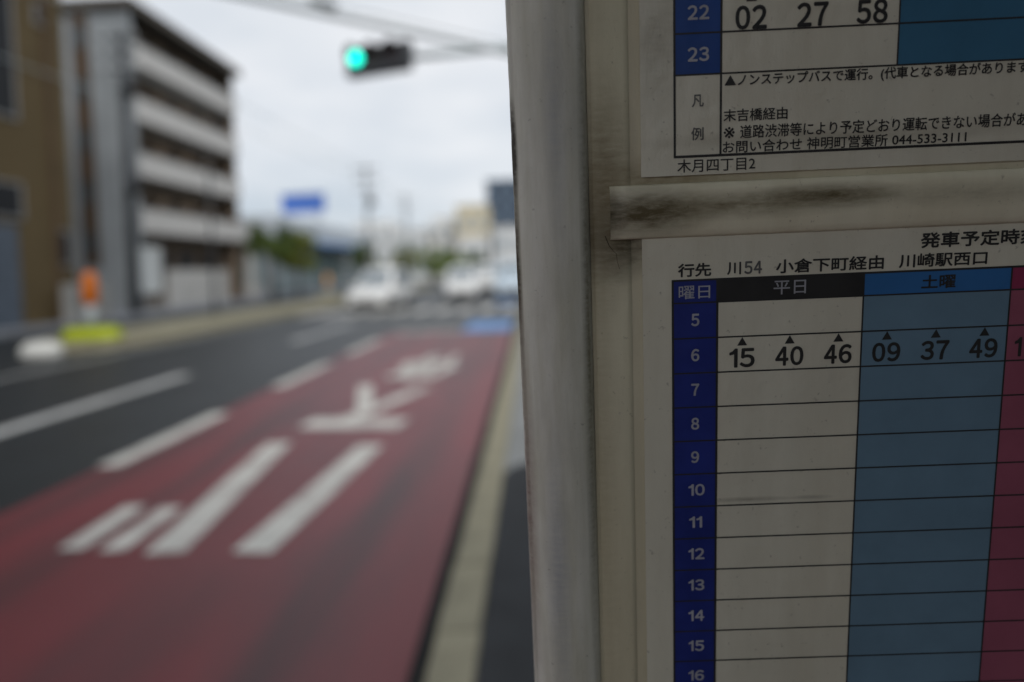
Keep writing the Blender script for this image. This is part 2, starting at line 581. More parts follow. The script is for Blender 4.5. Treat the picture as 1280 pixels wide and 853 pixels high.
B(UL, UR, 0.0, 0.012, Z(-760), Z(435), 'back_board', BOARDM, stop, 0.0)
# second, slightly raised moulding along the inner edge of the board
def moulding(uc):
    b = MB()
    rings = []
    for z in (Z(-758), Z(433)):
        rings.append([(uc + s / 1000, q / 1000, z) for s, q in ((-7.2, 0.4), (-6.8, -0.15), (-5, -0.55), (0, -0.75), (5, -0.62), (7.0, -0.3), (7.4, 0.4))])
    b.loft(rings)
    b.build('edge_moulding', BOARDM, stop)
moulding(-0.0228)
def retaining_bar(v0, v1):
    b = MB()
    rings = []
    h = v1 - v0
    for k in range(41):
        u = -0.0237 + (0.2437 + 0.0237) * k / 40
        e_ = 0.35 if k in (0, 40) else 1.0
        prof = [(v0, 0.4), (v0 + 0.15, -1.6 * e_), (v0 + 0.9, -2.6 * e_)]
        for q in range(1, 8):
            s = q / 8
            prof.append((v0 + 0.9 + (h - 1.8) * s, -(2.6 + 1.1 * math.sin(math.pi * s)) * e_))
        prof += [(v1 - 0.9, -2.6 * e_), (v1 - 0.15, -1.6 * e_), (v1, 0.4)]
        uu = u + (0.0004 if k == 0 else 0)
        rings.append([(uu, q / 1000, Z(v)) for v, q in prof])
        if k == 0:
            rings.append([(u, (q * (1.0 if q > 0 else 2.2)) / 1000, Z(v)) for v, q in prof])
    b.loft(rings)
    return b.build('retaining_bar', BARM, stop)
retaining_bar(16.7, 37.2)
retaining_bar(-305, -285)
retaining_bar(372, 392)
ck = MB()
pts = [(-25.6, 18.5), (-24.2, 14.8), (-22.6, 12.6), (-21.4, 11.4), (-21.2, 8.8), (-20.3, 5.4)]
for i in range(len(pts) - 1):
    (ua, va), (ub, vb_) = pts[i], pts[i + 1]
    w = 0.20 - 0.03 * i
    ck.quad([((ua - w) / 1000, -0.00088, Z(va)), ((ua + w) / 1000, -0.00088, Z(va)), ((ub + w * .8) / 1000, -0.00088, Z(vb_)), ((ub - w * .8) / 1000, -0.00088, Z(vb_))])
ck.build('crack', mat('crack_grime', (0.06, 0.045, 0.025), 0.8), stop)
# feet and round header plate of the sign, mostly outside the picture
B(-0.05, 0.27, -0.12, 0.16, -0.004, 0.05, 'base_plate', mat('base_iron', (0.12, 0.12, 0.12), 0.7), stop, 0.008)
hd = MB()
hd.box(-0.07, 0.29, -0.006, 0.026, Z(442), Z(640), 0.006)
hd.build('header_plate', mat('header_paint', (0.55, 0.56, 0.56), 0.5), stop)

# timetable sheets
PAPER = dirty('aged_paper', (0.74, 0.72, 0.59), (0.58, 0.54, 0.41), 0.30, 30, 380, amount=0.6, spec=0.5, ripple=0.10,
              stains_shade=((0.030, 0.1985, 0.020, 0.0014, 0.6, (0.16, 0.15, 0.12)), (0.056, 0.1985, 0.010, 0.0012, 0.45, (0.2, 0.19, 0.16)),
                      (-0.005, 0.05, 0.012, 0.030, 0.5, (0.30, 0.28, 0.21)), (0.06, 0.012, 0.09, 0.004, 0.5, (0.33, 0.30, 0.22))))
INK = mat('black_ink', (0.032, 0.032, 0.031), 0.45, 0.2, 60)
INKG = mat('faded_ink', (0.12, 0.12, 0.115), 0.45, 0.3, 120)
NAVY = mat('navy_print', (0.020, 0.034, 0.215), 0.38, 0.18, 40, bump=0.10, bscale=16)
NAVY2 = mat('blue_print', (0.016, 0.062, 0.25), 0.38, 0.18, 40, bump=0.10, bscale=16)
CYAN = mat('pale_blue_print', (0.155, 0.26, 0.345), 0.35, 0.12, 25, bump=0.10, bscale=16)
CYAN_H = mat('blue_heading_print', (0.04, 0.16, 0.40), 0.35, 0.12, 25, bump=0.10, bscale=16)
PINK = mat('pink_print', (0.34, 0.10, 0.15), 0.35, 0.12, 25, bump=0.10, bscale=16)
PINK_H = mat('pink_heading_print', (0.30, 0.04, 0.10), 0.35, 0.12, 25, bump=0.10, bscale=16)
WHITE = mat('white_print', (0.40, 0.41, 0.44), 0.4, 0.15, 60)
L0, L1, L2, L3 = -0.0010, -0.00108, -0.00116, -0.00124   # printed layers over the board

class Sheet:
    def __init__(self, label, v_base):
        self.vb = v_base
        self.root = empty('timetable_sheet')
        self.root.matrix_world = pmat(PO + E_V * v_base / 1000)
        tag(self.root, label, 'timetable', 'timetable sheets behind the bar')
    def rect(self, name, u0_, v0, u1, v1, lay, m_, par=None):
        z = lambda v: (v - self.vb) / 1000
        return MB().quad([(u0_ / 1000, lay, z(v0)), (u1 / 1000, lay, z(v0)), (u1 / 1000, lay, z(v1)), (u0_ / 1000, lay, z(v1))]).build(name, m_, par or self.root)
    def paper(self, u0_, v0, u1, v1):
        b = MB()
        z = lambda v: (v - self.vb) / 1000
        b.box(u0_ / 1000, u1 / 1000, L0, L0 + 0.00025, z(v0), z(v1))
        return b.build('paper', PAPER, self.root)
    def text(self, name, body, u0_, u1, v, h, m_=INK, bold=0.012, par=None):
        """lettering fitted to a measured box in millimetres; bold adds copies shifted by that many millimetres"""
        b = MB()
        if body.isdigit():
            wd = [0.56 if c == '1' else 1.0 for c in body]
            gap = 0.13
            tot = sum(wd) + gap * (len(body) - 1)
            k, x_, runs = (u1 - u0_) / tot, u0_, []
            for c, w in zip(body, wd):
                runs.append((c, x_, x_ + w * k))
                x_ += (w + gap) * k
        else:
            runs = [(body, u0_, u1)]
        offs = [(0, 0)]
        if bold:
            offs += [(bold, 0), (-bold, 0), (0, bold), (0, -bold), (bold * .7, bold * .7), (-bold * .7, -bold * .7), (bold * .7, -bold * .7), (-bold * .7, bold * .7)]
        for i, (du, dv) in enumerate(offs):
            for c, a_, b_ in runs:
                V_, F_ = glyphs(c)
                n0 = len(b.v)
                b.v += [((a_ + bold + (b_ - a_ - 2 * bold) * x + du) / 1000, L3 - i * 0.000006, (v + bold + (h - 2 * bold) * y + dv - self.vb) / 1000) for x, y in V_]
                b.f += [tuple(n0 + q for q in f) for f in F_]
        b.s = [False] * len(b.f)
        return b.build(name, m_, par or self.root)
    def tri(self, uc, v, w=3.9, h=3.4):
        z = lambda q: (q - self.vb) / 1000
        return MB().quad([((uc - w / 2) / 1000, L3, z(v)), ((uc + w / 2) / 1000, L3, z(v)), (uc / 1000, L3, z(v + h))]).build('triangle_mark', INK, self.root)
    def hline(self, u0_, u1, v, w=0.55):
        return self.rect('ruling_line', u0_, v - w / 2, u1, v + w / 2, L2, INK)
    def vline(self, u_, v0, v1, w=0.6):
        return self.rect('ruling_line', u_ - w / 2, v0, u_ + w / 2, v1, L2 - 0.00003, INK)

def hour(sh, n, v, h=5.0):
    s = str(n)
    if len(s) == 1: sh.text('hour_numeral', s, 7.1, 10.3, v, h, WHITE, 0.17)
    elif s[0] == '1' and s[1] != '1': sh.text('hour_numeral', s, 6.0, 12.6, v, h, WHITE, 0.17)
    elif s == '11': sh.text('hour_numeral', s, 6.3, 11.6, v, h, WHITE, 0.17)
    else: sh.text('hour_numeral', s, 5.8, 13.6, v, h, WHITE, 0.17)

# lower sheet
lo = Sheet('lower timetable sheet with navy hour column and minutes only at six', -290)
lo.paper(-11.6, -290, 198.4, 20)
U = [0, 17.2, 73.4, 129.6, 185.8]
RP = 14.14
ROWS = [-8.9 - RP * i for i in range(20)]
lo.rect('hour_column', U[0], ROWS[-1], U[1], 0, L1, NAVY)
lo.rect('saturday_column', U[2], ROWS[-1], U[3], -8.9, L1, CYAN)
lo.rect('holiday_column', U[3], ROWS[-1], U[4], -8.9, L1, PINK)
lo.rect('weekday_heading', U[1], -8.9, U[2], 0, L1, INK)
lo.rect('saturday_heading', U[2], -8.9, U[3], 0, L1, CYAN_H)
lo.rect('holiday_heading', U[3], -8.9, U[4], 0, L1, PINK_H)
lo.hline(U[0] - .4, U[4] + .4, 0, 0.8)
for v in ROWS:
    lo.hline(U[0], U[4], v, 0.62)
for i, u_ in enumerate(U):
    lo.vline(u_, ROWS[-1], 0, 0.9 if i in (0, 1) else 0.65)
for i, n in enumerate(range(5, 24)):
    hour(lo, n, ROWS[i] - 9.3)
lo.text('heading_text', '曜日', 2.3, 14.4, -7.3, 5.2, WHITE, 0.04)
lo.text('heading_text', '平日', 38.8, 51.2, -7.0, 5.4, WHITE, 0.04)
lo.text('heading_text', '土曜', 95.3, 108.4, -7.2, 5.4, INK, 0.14)
lo.text('route_text', '行先', 2.0, 14.8, 1.3, 5.3, INK, 0.16)
lo.text('route_text', '川', 20.8, 26.2, 1.5, 4.9, INK, 0.12)
lo.text('route_text', '54', 27.4, 34.2, 1.5, 5.0, INKG, 0.16)
lo.text('route_text', '小倉下町経由', 39.5, 80.6, 1.2, 5.5, INK, 0.14)
lo.text('route_text', '川崎駅西口', 86.3, 119.8, 1.3, 5.4, INK, 0.14)
lo.text('title_text', '発車予定時刻', 94.1, 138.6, 8.6, 6.0, INK, 0.18)
for s, a_, b_ in (('15', 22.0, 32.0), ('40', 40.0, 51.0), ('46', 59.0, 69.8), ('09', 77.7, 88.7), ('37', 96.6, 107.6), ('49', 115.4, 126.3)):
    lo.text('minute_numeral', s, a_, b_, -35.6, 7.8, INK, 0.28)
    lo.tri((a_ + b_) / 2, -26.7)
lo.text('minute_numeral', '1', 132.8, 135.6, -35.6, 7.8, INK, 0.28)

# upper sheet
up = Sheet('upper timetable sheet above the stained bar with boxed notes along its foot', 40)
up.paper(-11.6, 40.0, 220, 366)
UU = [1.0, 18.0, 82.0, 146.0, 210.0]
RU = [76.3 + 14.5 * i for i in range(18)]
up.rect('hour_column', UU[0], RU[0], UU[1], RU[-1], L1, NAVY2)
up.rect('saturday_column', UU[2], RU[0], UU[3], RU[-1], L1, mat('teal_print', (0.055, 0.175, 0.29), 0.35, 0.12, 25, bump=0.10, bscale=16))
up.rect('holiday_column', UU[3], RU[0], UU[4], RU[-1], L1, PINK)
for v in RU:
    up.hline(UU[0], UU[4], v, 0.62)
up.hline(UU[0] - .4, UU[4] + .4, 46.9, 0.95)
up.vline(UU[0], 46.9, RU[-1], 0.85)
up.vline(UU[1], 46.9, RU[-1], 0.8)
for u_ in UU[2:4]:
    up.vline(u_, RU[0], RU[-1], 0.6)
up.vline(UU[4], 46.9, RU[-1], 0.85)
for i in range(17):
    hour(up, 23 - i, RU[i] + 4.6)
for s, a_, b_ in (('02', 23.0, 34.4), ('27', 45.2, 56.4), ('58', 66.5, 77.7)):
    up.text('minute_numeral', s, a_, b_, 91.2, 8.3, INK, 0.28)
    up.tri((a_ + b_) / 2, 100.9)
NOTE = '▲ノンステップバスで運行。(代車となる場合があります'
up.text('note_text', NOTE, 19.3, 129.6, 70.9, 4.9, INK, 0.09)
up.text('note_text', '末吉橋経由', 19.0, 42.6, 58.9, 4.5, INK, 0.07)
up.text('note_text', '※', 19.1, 23.2, 52.9, 4.1, INK, 0.03)
up.text('note_text', '道路渋滞等により予定どおり運転できない場合があ', 25.2, 130.6, 52.6, 4.9, INK, 0.07)
up.text('note_text', 'お問い合わせ 神明町営業所 044-533-3111', 18.8, 108.8, 46.9 + .55, 4.5, INK, 0.07)
up.text('note_text', '凡', 7.3, 11.7, 64.7, 4.5, INKG, 0.08)
up.text('note_text', '例', 7.1, 11.7, 52.7, 4.7, INKG, 0.08)
up.text('note_text', '木月四丁目2', 1.9, 31.0, 41.0, 4.9, INK, 0.05)

# ------------------------------------------------------------------ concrete of the added overhead bridge and the signboard plinth
CONCD = mat('bridge_concrete', (0.22, 0.22, 0.215), 0.85, 0.2, 0.8)

# ------------------------------------------------------------------ traffic signal on its arm
GALV = mat('galvanised_steel', (0.40, 0.47, 0.47), 0.5, 0.12, 3, 0.5)
SIG = mat('signal_housing_paint', (0.035, 0.037, 0.042), 0.5, 0.15, 5, 0.4)
YS = 13.0
def at(px, py, Y):
    d = ray(px, py)
    return CAM + d * (Y / d.y)
sig = empty('traffic_signal', (1.6, YS + 0.2, 0.15))
tag(sig, 'horizontal three lamp traffic signal showing green, hung over the road', 'traffic signal')
def S(b, name, m_, par=sig):
    o = b.build(name, m_, par)
    return o
def rel(p): return Vector(p) - sig.location
p_g, p_r = at(443, 68, YS), at(494, 72, YS)
zc = (p_g.z + p_r.z) / 2
ax = (p_r - p_g).normalized()
yaw = math.atan2(ax.y, ax.x)
S(MB().tube((0, 0, 0), (0, 0, zc + 1.6 - 0.15), 0.11, 0.085, 16), 'pole', GALV)
pr = rel(p_r)
S(MB().path([Vector((0, 0, zc + 0.05 - .15)), Vector((-1.4, -0.05, zc + 0.12 - .15)), pr + Vector((0.22, 0.1, 0.02))], 0.065), 'arm', GALV)
S(MB().path([Vector((0, 0, zc + 0.75 - .15)), Vector((-0.8, -0.04, zc + 0.3 - .15)), Vector((-1.5, -0.05, zc + 0.12 - .15))], 0.03), 'arm_stay', GALV)
mid = (rel(p_g) + pr) / 2
Mh = Matrix.Translation(mid) @ Matrix.Rotation(yaw - 0.32, 4, 'Z') @ Matrix.Rotation(RAD(-7), 4, 'X')
hb = MB()
hb.box(-0.64, 0.74, -0.02, 0.2, -0.33, 0.23, 0.05, Mh)
housing = S(hb, 'housing', SIG)
for i, (c_, em) in enumerate((((0.02, 0.55, 0.45), ((0.0, 1.0, 0.72), 2.6)), ((0.03, 0.026, 0.018), None), ((0.03, 0.014, 0.014), None))):
    x = -0.40 + 0.40 * i
    S(MB().tube(Mh @ Vector((x, -0.045, 0)), Mh @ Vector((x, -0.015, 0)), 0.128, 0.128, 24), 'lens', mat('signal_lens_%d' % i, c_, 0.3, 0.05, 5, emit=em))
    vz = MB()
    rings = []
    for yy in (-0.02, -0.24):
        for rr in ((0.165, 0.175) if yy == -0.02 else (0.175, 0.165)):
            pass
    rr0 = [(0.165, -0.02), (0.165, -0.25), (0.178, -0.25), (0.178, -0.02)]
    for k in range(21):
        t = RAD(-15 + 210 * k / 20)
        sh = 1.0 - 0.55 * (1 - max(0, math.sin(t)))
        rings.append([Mh @ Vector((x + r_ * math.cos(t), -0.02 + (yy + 0.02) * max(0.25, sh), r_ * math.sin(t))) for r_, yy in rr0])
    vz.loft(rings)
    S(vz, 'visor', SIG)

# overhead cables
CABLE = mat('cable_sheath', (0.42, 0.46, 0.47), 0.7, 0.1, 2)
def cable(name, a_, b_, sag, r, label, n=14):
    a_, b_ = Vector(a_), Vector(b_)
    pts = []
    for i in range(n + 1):
        t = i / n
        p = a_.lerp(b_, t)
        p.z -= sag * 4 * t * (1 - t)
        pts.append(p)
    b = MB().path(pts, r)
    return tag(b.build(name, CABLE), label, 'cable', 'cables across the sky')
pa, pb = at(240, -18, 9.0), at(660, 72, 13.4)
d_ = (pb - pa)
for i, (oz, r, lb) in enumerate(((0.0, 0.05, 'thick grey overhead cable bundle crossing above the signal'), (0.16, 0.014, 'thin upper wire running just above the thick overhead cable bundle'))):
    cable('overhead_cable', pa - d_ * 1.2 + Vector((0, 0, oz)), pb + d_ * 0.22 + Vector((0, 0, oz)), 0.0, r, lb)
for i, (pa_, pb_, sg, lb) in enumerate((
        ((-17.3, 29.2, 12.3), (-11.0, 45.8, 8.7), 0.3, 'sagging wire from the dark utility pole to the nearer grey pole, topmost'),
        ((-17.3, 29.2, 10.9), (-11.0, 45.8, 8.0), 0.35, 'sagging wire from the dark utility pole to the nearer grey pole, lower one'),
        ((-11.0, 45.8, 8.7), (-11.7, 63.8, 8.6), 0.3, 'wire between the two grey utility poles on the island'),
        ((-17.3, 29.2, 12.3), (-17.9, -6.0, 12.6), 0.5, 'upper wire running past the tan building front'),
        ((-17.3, 29.2, 9.4), (-17.9, -6.0, 9.8), 0.5, 'lower wire running past the tan building front'))):
    cable('overhead_cable', pa_, pb_, sg, 0.02, lb)
jb = at(404, 4, 10.6)
jo = MB()
jo.tube(jb + Vector((-0.14, -0.1, 0.02)), jb + Vector((0.14, 0.1, -0.02)), 0.07, 0.07, 12)
jo.tube(jb + Vector((-0.19, -0.13, 0.03)), jb + Vector((-0.14, -0.1, 0.02)), 0.03, 0.07, 12)
jo.tube(jb + Vector((0.14, 0.1, -0.02)), jb + Vector((0.19, 0.13, -0.03)), 0.07, 0.03, 12)
tag(jo.build('cable_joint_case', mat('joint_case', (0.12, 0.13, 0.14), 0.6)), 'dark joint case clipped on the overhead cables', 'cable box')

# ------------------------------------------------------------------ buildings on the far side
DARKG = mat('dark_glass', (0.012, 0.013, 0.015), 0.4, 0.2, 0.5, 0.15)
GLASS = mat('grey_glass', (0.06, 0.075, 0.085), 0.12, 0.2, 0.5, 0.5)
TEALG = mat('shop_glass', (0.13, 0.19, 0.21), 0.1, 0.25, 0.3, 0.5)
BROWN = mat('tan_render', (0.105, 0.077, 0.039), 0.85, 0.15, 0.8, 0.2, tint=(0.075, 0.055, 0.028), tint_amt=0.6, tint_scale=0.4)
GREYW = mat('grey_render', (0.27, 0.29, 0.305), 0.85, 0.1, 0.5, 0.2, tint=(0.21, 0.225, 0.235), tint_amt=0.6, tint_scale=0.4)
PARA = mat('pale_parapet', (0.57, 0.555, 0.535), 0.85, 0.08, 0.8, 0.2, tint=(0.37, 0.355, 0.33), tint_amt=0.5, tint_scale=0.8)
BROWNP = mat('brown_panel', (0.085, 0.055, 0.035), 0.8, 0.2, 1.0, 0.2)
RECESS = mat('recess_wall', (0.15, 0.115, 0.085), 0.85, 0.15, 0.8, 0.2)
ROOFM = mat('roof_edge', (0.10, 0.088, 0.075), 0.8, 0.15, 1.0, 0.2)
FRAME = mat('window_frame', (0.25, 0.25, 0.25), 0.5, 0.1, 2)

def window_x(par, X, y0, y1, z0, z1, glass=DARKG, frame=FRAME, d=0.05):
    """window on a wall facing +X at plane X"""
    f = MB()
    t = 0.07
    f.box(X - 0.05, X + d, y0 - t, y0, z0 - t, z1 + t)
    f.box(X - 0.05, X + d, y1, y1 + t, z0 - t, z1 + t)
    f.box(X - 0.05, X + d, y0, y1, z1, z1 + t)
    f.box(X - 0.05, X + d + 0.04, y0, y1, z0 - t, z0)
    w = f.build('window', frame, par)
    MB().box(X - 0.06, X + d * 0.4, y0, y1, z0, z1).build('pane', glass, w)
    return w
def window_y(par, Y, x0, x1, z0, z1, glass=DARKG, frame=FRAME, d=0.05):
    """window on a wall facing -Y at plane Y"""
    f = MB()
    t = 0.07
    f.box(x0 - t, x0, Y - d, Y + 0.05, z0 - t, z1 + t)
    f.box(x1, x1 + t, Y - d, Y + 0.05, z0 - t, z1 + t)
    f.box(x0, x1, Y - d, Y + 0.05, z1, z1 + t)
    f.box(x0, x1, Y - d - 0.04, Y + 0.05, z0 - t, z0)
    w = f.build('window', frame, par)
    MB().box(x0, x1, Y - d * 0.4, Y + 0.06, z0, z1).build('pane', glass, w)
    return w

# tan building
tb = empty('tan_building', (0, 0, 0))
tag(tb, 'tan rendered building with tall dark windows at the left edge of the picture', 'building')
XB = -17.5
B(-30, XB, 6.0, 25.6, 0.1, 15.5, 'wall', BROWN, tb)
B(-30.2, XB + 0.25, 5.8, 25.8, 15.5, 15.9, 'roof', ROOFM, tb)
for y0 in (9.0, 14.5, 20.3):
    window_x(tb, XB, y0, y0 + 2.7, 7.3, 12.6)
    window_x(tb, XB, y0, y0 + 2.7, 3.9, 5.0)
for y0 in (12, 20.7):
    dr = MB().box(XB - 0.05, XB + 0.06, y0, y0 + 2.0, 0.16, 3.6).build('shutter_door', mat('shutter_paint', (0.08, 0.10, 0.13), 0.6), tb)
    for k in range(8):
        MB().box(XB + 0.06, XB + 0.085, y0 + 0.05, y0 + 1.95, 0.3 + k * 0.42, 0.36 + k * 0.42).build('slat', MATS['shutter_paint'], dr)
window_x(tb, XB, 24.75, 25.35, 2.3, 3.5)
window_x(tb, XB, 24.2, 24.7, 11.0, 11.6)
B(XB, XB + 0.12, 24.55, 24.67, 0.2, 15.4, 'downpipe', BROWNP, tb)

# apartment block
ab = empty('apartment_block', (0, 0, 0))
tag(ab, 'five storey pale apartment block with long balconies and dark recesses', 'building')
XA, YA0, YA1 = -19.85, 34.2, 46.2
B(-36, XA - 1.35, YA0 + 0.15, YA1 - 0.1, 0.1, 15.3, 'core_wall', RECESS, ab)
ew = B(-36, XA - 0.02, YA0 - 0.15, YA0 + 0.15, 0.1, 15.3, 'end_wall', GREYW, ab)
B(-36.3, XA + 0.35, YA0 - 0.5, YA1 + 0.4, 15.3, 15.75, 'roof', ROOFM, ab)
B(XA - 1.36, XA - 0.1, YA1 - 0.25, YA1 - 0.05, 0.1, 15.28, 'side_screen', RECESS, ab)
strip_ = B(-22.75, -21.95, YA0 - 0.21, YA0 - 0.14, 2.4, 15.2, 'stair_panel', BROWNP, ab)
for i in range(5):
    window_y(ab, YA0 - 0.21, -22.6, -22.1, 3.0 + i * 2.6, 4.1 + i * 2.6, GLASS, BROWNP)
levels = [(4.1, 5.3), (7.0, 8.15), (9.85, 11.0), (12.65, 13.75)]
for i, (z0, z1) in enumerate(levels):
    ye = YA1 + (2.4 if i == 0 else 0.15)
    bal = B(XA - 0.16, XA, YA0 + 0.2, ye, z0, z1, 'balcony', PARA, ab)
    B(XA - 1.4, XA - 0.16, YA0 + 0.2, ye - 0.05, z0, z0 + 0.16, 'slab', PARA, bal)
    B(XA - 0.2, XA + 0.04, YA0 + 0.2, ye + 0.02, z1, z1 + 0.05, 'coping', FRAME, bal)
    for k in range(1, 4):
        y = YA0 + 0.2 + k * 2.75
        B(XA - 1.34, XA - 0.2, y, y + 0.06, z0 + 0.17, z0 + 1.95, 'divider', RECESS, bal)
    for k in range(4):
        y = YA0 + 0.7 + k * 2.75
        window_x(ab, XA - 1.35, y, y + 1.6, z0 + 0.3, z0 + 2.0, DARKG)
for k in range(4):
    y = YA0 + 0.7 + k * 2.75
    window_x(ab, XA - 1.35, y, y + 1.6, 1.6, 3.2, DARKG, BROWNP)
for y in (YA0 + 0.05, YA1 - 0.3):
    B(XA - 0.35, XA - 0.17, y + 0.1, y + 0.35, 0.1, 15.29, 'column', ROOFM, ab)
B(XA - 0.5, XA - 0.1, YA1 + 1.9, YA1 + 2.3, 0.1, 4.09, 'porch_column', PARA, ab)
B(-21.2, -20.9, YA1 + 0.1, YA1 + 2.2, 0.1, 4.08, 'porch_wall', RECESS, ab)
gw = B(-19.0, -18.8, 34.8, 41.5, 0.15, 2.1, 'garden_wall', mat('garden_wall_render', (0.47, 0.465, 0.45), 0.85, 0.12, 0.8))
tag(gw, 'white garden wall along the foot of the apartment block', 'wall')
for k in range(4):
    B(-18.81, -18.77, 35.0 + k * 1.65, 36.5 + k * 1.65, 0.35, 1.95, 'wall_panel', MATS['garden_wall_render'], gw, 0.01)
BLK = mat('grey_block', (0.25, 0.25, 0.24), 0.85, 0.12, 1.5)
bw = B(-16.9, -16.7, 23.9, 26.4, 0.15, 1.55, 'block_wall', BLK)
tag(bw, 'low pale block wall beside the tan building', 'wall')
for k in range(3):
    for j in range(3):
        B(-16.71, -16.67, 23.93 + k * 0.82, 24.71 + k * 0.82, 0.2 + j * 0.45, 0.61 + j * 0.45, 'block', BLK, bw, 0.01)

# long shop with white and blue fascia
shop = empty('roadside_shop', (0, 0, 0))
tag(shop, 'long low shop with white fascia, blue lower edge and glass front', 'building')
XS = -18.0
WHITEP = mat('white_cladding', (0.54, 0.59, 0.65), 0.5, 0.03, 0.5, 0.4)
BLUEC = mat('blue_cladding', (0.16, 0.30, 0.55), 0.5, 0.05, 0.5, 0.4)
B(-30, XS - 1.2, 48.5, 78, 0.1, 5.6, 'wall', GREYW, shop)
B(-30.1, XS, 48.0, 78.3, 4.5, 5.95, 'fascia', WHITEP, shop)
B(-30.0, XS + 0.06, 47.9, 78.4, 4.1, 4.5, 'fascia_band', BLUEC, shop)
for y00, n in ((48.7, 14),):
    for k in range(n):
        y = y00 + k * 2.0
        p = B(XS - 1.19, XS - 1.1, y + 0.08, y + 1.92, 0.35, 3.6, 'glass_pane', TEALG, shop)
        B(XS - 1.19, XS - 1.04, y - 0.05, y + 0.05, 0.1, 3.9, 'mullion', FRAME, shop)
for k in range(4):
    window_y(shop, 48.5, -29 + k * 2.6, -27.2 + k * 2.6, 1.0, 3.2, TEALG)
bb = empty('roof_billboard', (-18.4, 55, 5.9))
tag(bb, 'blue billboard standing on the roof of the long shop', 'billboard')
BLUE_S = mat('billboard_blue', (0.09, 0.20, 0.60), 0.45, 0.08, 0.7)
B(-1.75, 1.75, -0.1, 0.1, 0.75, 2.3, 'board', BLUE_S, bb, 0.02)
for x in (-1.2, 1.2):
    MB().tube((x, 0.05, 0), (x, 0.05, 0.8), 0.06).build('post', FRAME, bb)
MB().box(-1.8, 1.8, -0.13, 0.13, 2.3, 2.36).build('cap', WHITEP, bb)

# far buildings closing the view
def far_block(x0, x1, y0, y1, h, wall, label, name='far_building', rows=None, cols=None, glass=GLASS):
    o = empty(name, ((x0 + x1) / 2, (y0 + y1) / 2, 0))
    tag(o, label, 'building', 'far buildings at the end of the road')
    w, d = x1 - x0, y1 - y0
    B(-w / 2, w / 2, -d / 2, d / 2, -0.05, h, 'wall', wall, o)
    B(-w / 2 - 0.2, w / 2 + 0.2, -d / 2 - 0.2, d / 2 + 0.2, h, h + 0.4, 'roof', wall, o)
    rows = rows or max(1, int(h / 3.2))
    cols = cols or max(2, int(w / 2.8))
    pane = None
    for r_ in range(rows):
        for c_ in range(cols):
            cw = w / cols
            xx = -w / 2 + (c_ + 0.5) * cw
            z0 = 1.0 + r_ * (h - 0.8) / rows
            if pane is None:
                pane = MB().box(-cw * 0.28, cw * 0.28, -0.05, 0.08, 0, (h - 0.8) / rows * 0.5).mesh('window')
            q = link('window', pane, glass, o)
            q.location = (xx, -d / 2, z0)
    return o
PALE = mat('pale_far_render', (0.62, 0.63, 0.63), 0.85, 0.05, 0.2)  # far walls lightened, glare over the distance put into their colour
PALE2 = mat('white_far_render', (0.74, 0.74, 0.73), 0.85, 0.05, 0.2)
CREAM = mat('cream_far_render', (0.60, 0.53, 0.38), 0.85, 0.05, 0.2)
TOWER = mat('slate_cladding', (0.10, 0.14, 0.195), 0.6, 0.08, 0.2)
LGLASS = mat('pale_glass', (0.30, 0.34, 0.37), 0.2, 0.1, 0.3)
far_block(-44, -32, 118, 130, 9.0, PALE, 'pale grey far block behind the long shop roof', glass=LGLASS)
far_block(-31.5, -25, 122, 132, 10.5, PALE2, 'white far block right of the utility poles', glass=LGLASS)
far_block(-24.5, -18.5, 120, 132, 9.0, PALE, 'low grey far block in the middle of the far row', glass=LGLASS)
far_block(-18, -13.2, 124, 134, 11.0, PALE2, 'narrow white far block next to the cream one', glass=LGLASS)
far_block(-12.8, -7.6, 118, 130, 12.4, CREAM, 'cream far block left of the dark tower', glass=LGLASS)
far_block(-11.5, -7.0, 108, 113, 6.5, PALE2, 'small white far house below the cream block', glass=LGLASS)
far_block(-9.5, 8, 150, 165, 20.8, TOWER, 'dark slate tower standing half behind the sign rail', glass=DARKG)
far_block(-6.5, 6, 118, 130, 8.5, PALE, 'grey far block below the dark tower', glass=LGLASS)
far_block(-70, -46, 120, 140, 12, PALE, 'wide grey far block behind the apartment block', glass=LGLASS)

# ------------------------------------------------------------------ utility poles, posts
POLEC = mat('pole_concrete', (0.34, 0.365, 0.39), 0.8, 0.1, 2)  # veiling glare painted into this lighter grey
POLED = mat('dark_pole', (0.05, 0.055, 0.062), 0.7, 0.1, 2)
def utility_pole(X, Y, h, label, m_=POLEC, arms=True, drums=0, r=0.16, z0=0.15):
    o = empty('utility_pole', (X, Y, z0))
    tag(o, label, 'utility pole', 'utility poles on the far side')
    MB().tube((0, 0, 0), (0, 0, h), r, r * 0.65, 14).build('mast', m_, o)
    if arms:
        for k in range(3):
            c = MB().box(-0.9 + 0.1 * k, 0.9 - 0.1 * k, -0.24, -0.16, h - 0.5 - k * 0.7, h - 0.4 - k * 0.7).build('crossarm', m_, o)
            for x in (-0.7, 0.0, 0.7):
                MB().tube((x, -0.2, h - 0.4 - k * 0.7), (x, -0.2, h - 0.2 - k * 0.7), 0.05, 0.035, 8).build('insulator', PALE, c)
    for k in range(drums):
        z = h - 3.0 - k * 4.2
        MB().tube((0.32, -0.22, z), (0.32, -0.22, z + 0.9), 0.26, 0.26, 14).build('transformer', m_, o)
    return o
utility_pole(-17.5, 29.4, 12.4, 'dark utility pole against the corner of the apartment block', POLED, True, 2, 0.24)
utility_pole(-11.0, 46, 8.9, 'grey utility pole on the island, nearer of the two beside the white car', POLEC, True, 1)
utility_pole(-11.7, 64, 8.8, 'grey utility pole farther along the island', POLEC, True, 0, 0.18)
lp = empty('lamp_post', (-12.0, 25.3, 0.17))
tag(lp, 'thin dark lamp post in front of the apartment balconies', 'lamp post')
